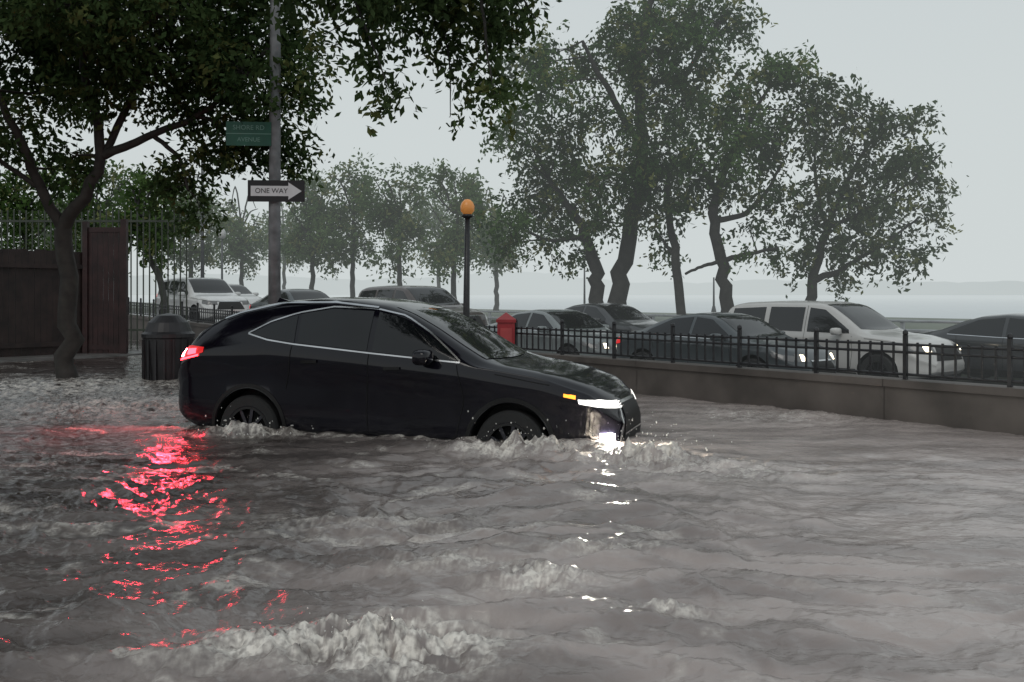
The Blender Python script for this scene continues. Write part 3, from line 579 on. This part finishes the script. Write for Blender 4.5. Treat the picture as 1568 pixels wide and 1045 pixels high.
for i in range(7): a.box((gx-.24+i*.125,gy,1.5),(.112,.03,3.0))
a.obj('wooden_gate',[M_gate])
nn_=np.array([dr[1],-dr[0]]); a=Acc(); e0=p0-dr*3; e1=p1+dr*1.5; q=[e0,e1,e1+nn_*1.1,e0+nn_*1.1]
a.add([(x,y,z) for z in(-.5,.05) for x,y in q],[(4,7,6,5),(0,1,5,4),(1,2,6,5),(2,3,7,6),(3,0,4,7)])
a.obj('pavement',[mat('wet_pavement',(.16,.155,.15),.3,var=.3,scale=2,bump=.2)])
a=Acc(); 
for i in range(60): a.box((-19+i*.17,27,1.7),(.03,.03,4.2))
for z in (.5,3.5): a.box((-14,27,z),(10.2,.04,.06))
a.obj('park_railing',[mat('green_iron',(.05,.06,.045),.6,var=.3)])
# ------------------------------------------------------------------ lights (lit lamps of the car)
def pt(name,loc,col,e,r=.05,spot=None,rot=None):
    l=bpy.data.lights.new(name,'SPOT' if spot else 'POINT'); l.energy=e; l.color=col; l.shadow_soft_size=r
    if spot: l.spot_size=spot; l.spot_blend=.5
    o=bpy.data.objects.new(name,l); COL.objects.link(o); o.location=loc
    if rot: o.rotation_euler=rot
    o.parent=root; return o
pt('brake_lamp_beam',(-.08,-.98,1.13),(1,.03,.06),130,.09,math.radians(120),(math.radians(-52),0,math.radians(-8)))
pt('fog_lamp_beam',(4.98,-.86,.52),(1,.95,.82),330,.07,math.radians(120),(math.radians(62),0,math.radians(-150)))
# ------------------------------------------------------------------ world, sun, camera
w=bpy.data.worlds.new('World'); S.world=w; w.use_nodes=True; nt=w.node_tree; nt.nodes.clear()
el,ro=math.radians(48),math.radians(200)
sky=nt.nodes.new('ShaderNodeTexSky'); sky.sky_type='NISHITA'; sky.sun_disc=False; sky.sun_elevation=el; sky.sun_rotation=ro; sky.dust_density=4; sky.air_density=1.5
b1=nt.nodes.new('ShaderNodeBackground'); b1.inputs[1].default_value=.08; nt.links.new(sky.outputs[0],b1.inputs[0])
tc=nt.nodes.new('ShaderNodeTexCoord'); sp=nt.nodes.new('ShaderNodeSeparateXYZ'); nt.links.new(tc.outputs['Generated'],sp.inputs[0])
n=nt.nodes.new('ShaderNodeTexNoise'); n.inputs['Scale'].default_value=1.6; n.inputs['Detail'].default_value=4; nt.links.new(tc.outputs['Generated'],n.inputs['Vector'])
ad=nt.nodes.new('ShaderNodeMath'); ad.operation='MULTIPLY_ADD'; ad.inputs[1].default_value=.25; nt.links.new(n.outputs['Fac'],ad.inputs[0]); nt.links.new(sp.outputs['Z'],ad.inputs[2])
r=nt.nodes.new('ShaderNodeValToRGB'); r.color_ramp.elements[0].position=.10; r.color_ramp.elements[0].color=(.67,.71,.715,1); r.color_ramp.elements[1].position=.75; r.color_ramp.elements[1].color=(.50,.56,.60,1)
nt.links.new(ad.outputs[0],r.inputs['Fac']); b2=nt.nodes.new('ShaderNodeBackground'); b2.inputs[1].default_value=1.0; nt.links.new(r.outputs['Color'],b2.inputs[0])
mxs=nt.nodes.new('ShaderNodeMixShader'); mxs.inputs[0].default_value=.92; nt.links.new(b1.outputs[0],mxs.inputs[1]); nt.links.new(b2.outputs[0],mxs.inputs[2])
o=nt.nodes.new('ShaderNodeOutputWorld'); nt.links.new(mxs.outputs[0],o.inputs[0])
l=bpy.data.lights.new('sun','SUN'); l.energy=.5; l.angle=math.radians(25); l.color=(1,.96,.9); so=bpy.data.objects.new('sun',l); COL.objects.link(so)
dv=Vector((math.sin(ro)*math.cos(el),math.cos(ro)*math.cos(el),math.sin(el))); so.rotation_euler=dv.to_track_quat('Z','Y').to_euler()
c=bpy.data.cameras.new('camera'); co=bpy.data.objects.new('camera',c); COL.objects.link(co); co.location=(0,0,1.5); co.rotation_euler=(math.pi/2,0,0)
c.sensor_width=36; c.lens=36*1500/1568; c.shift_y=-72.5/1568; c.clip_start=.1; c.clip_end=8000; S.camera=co
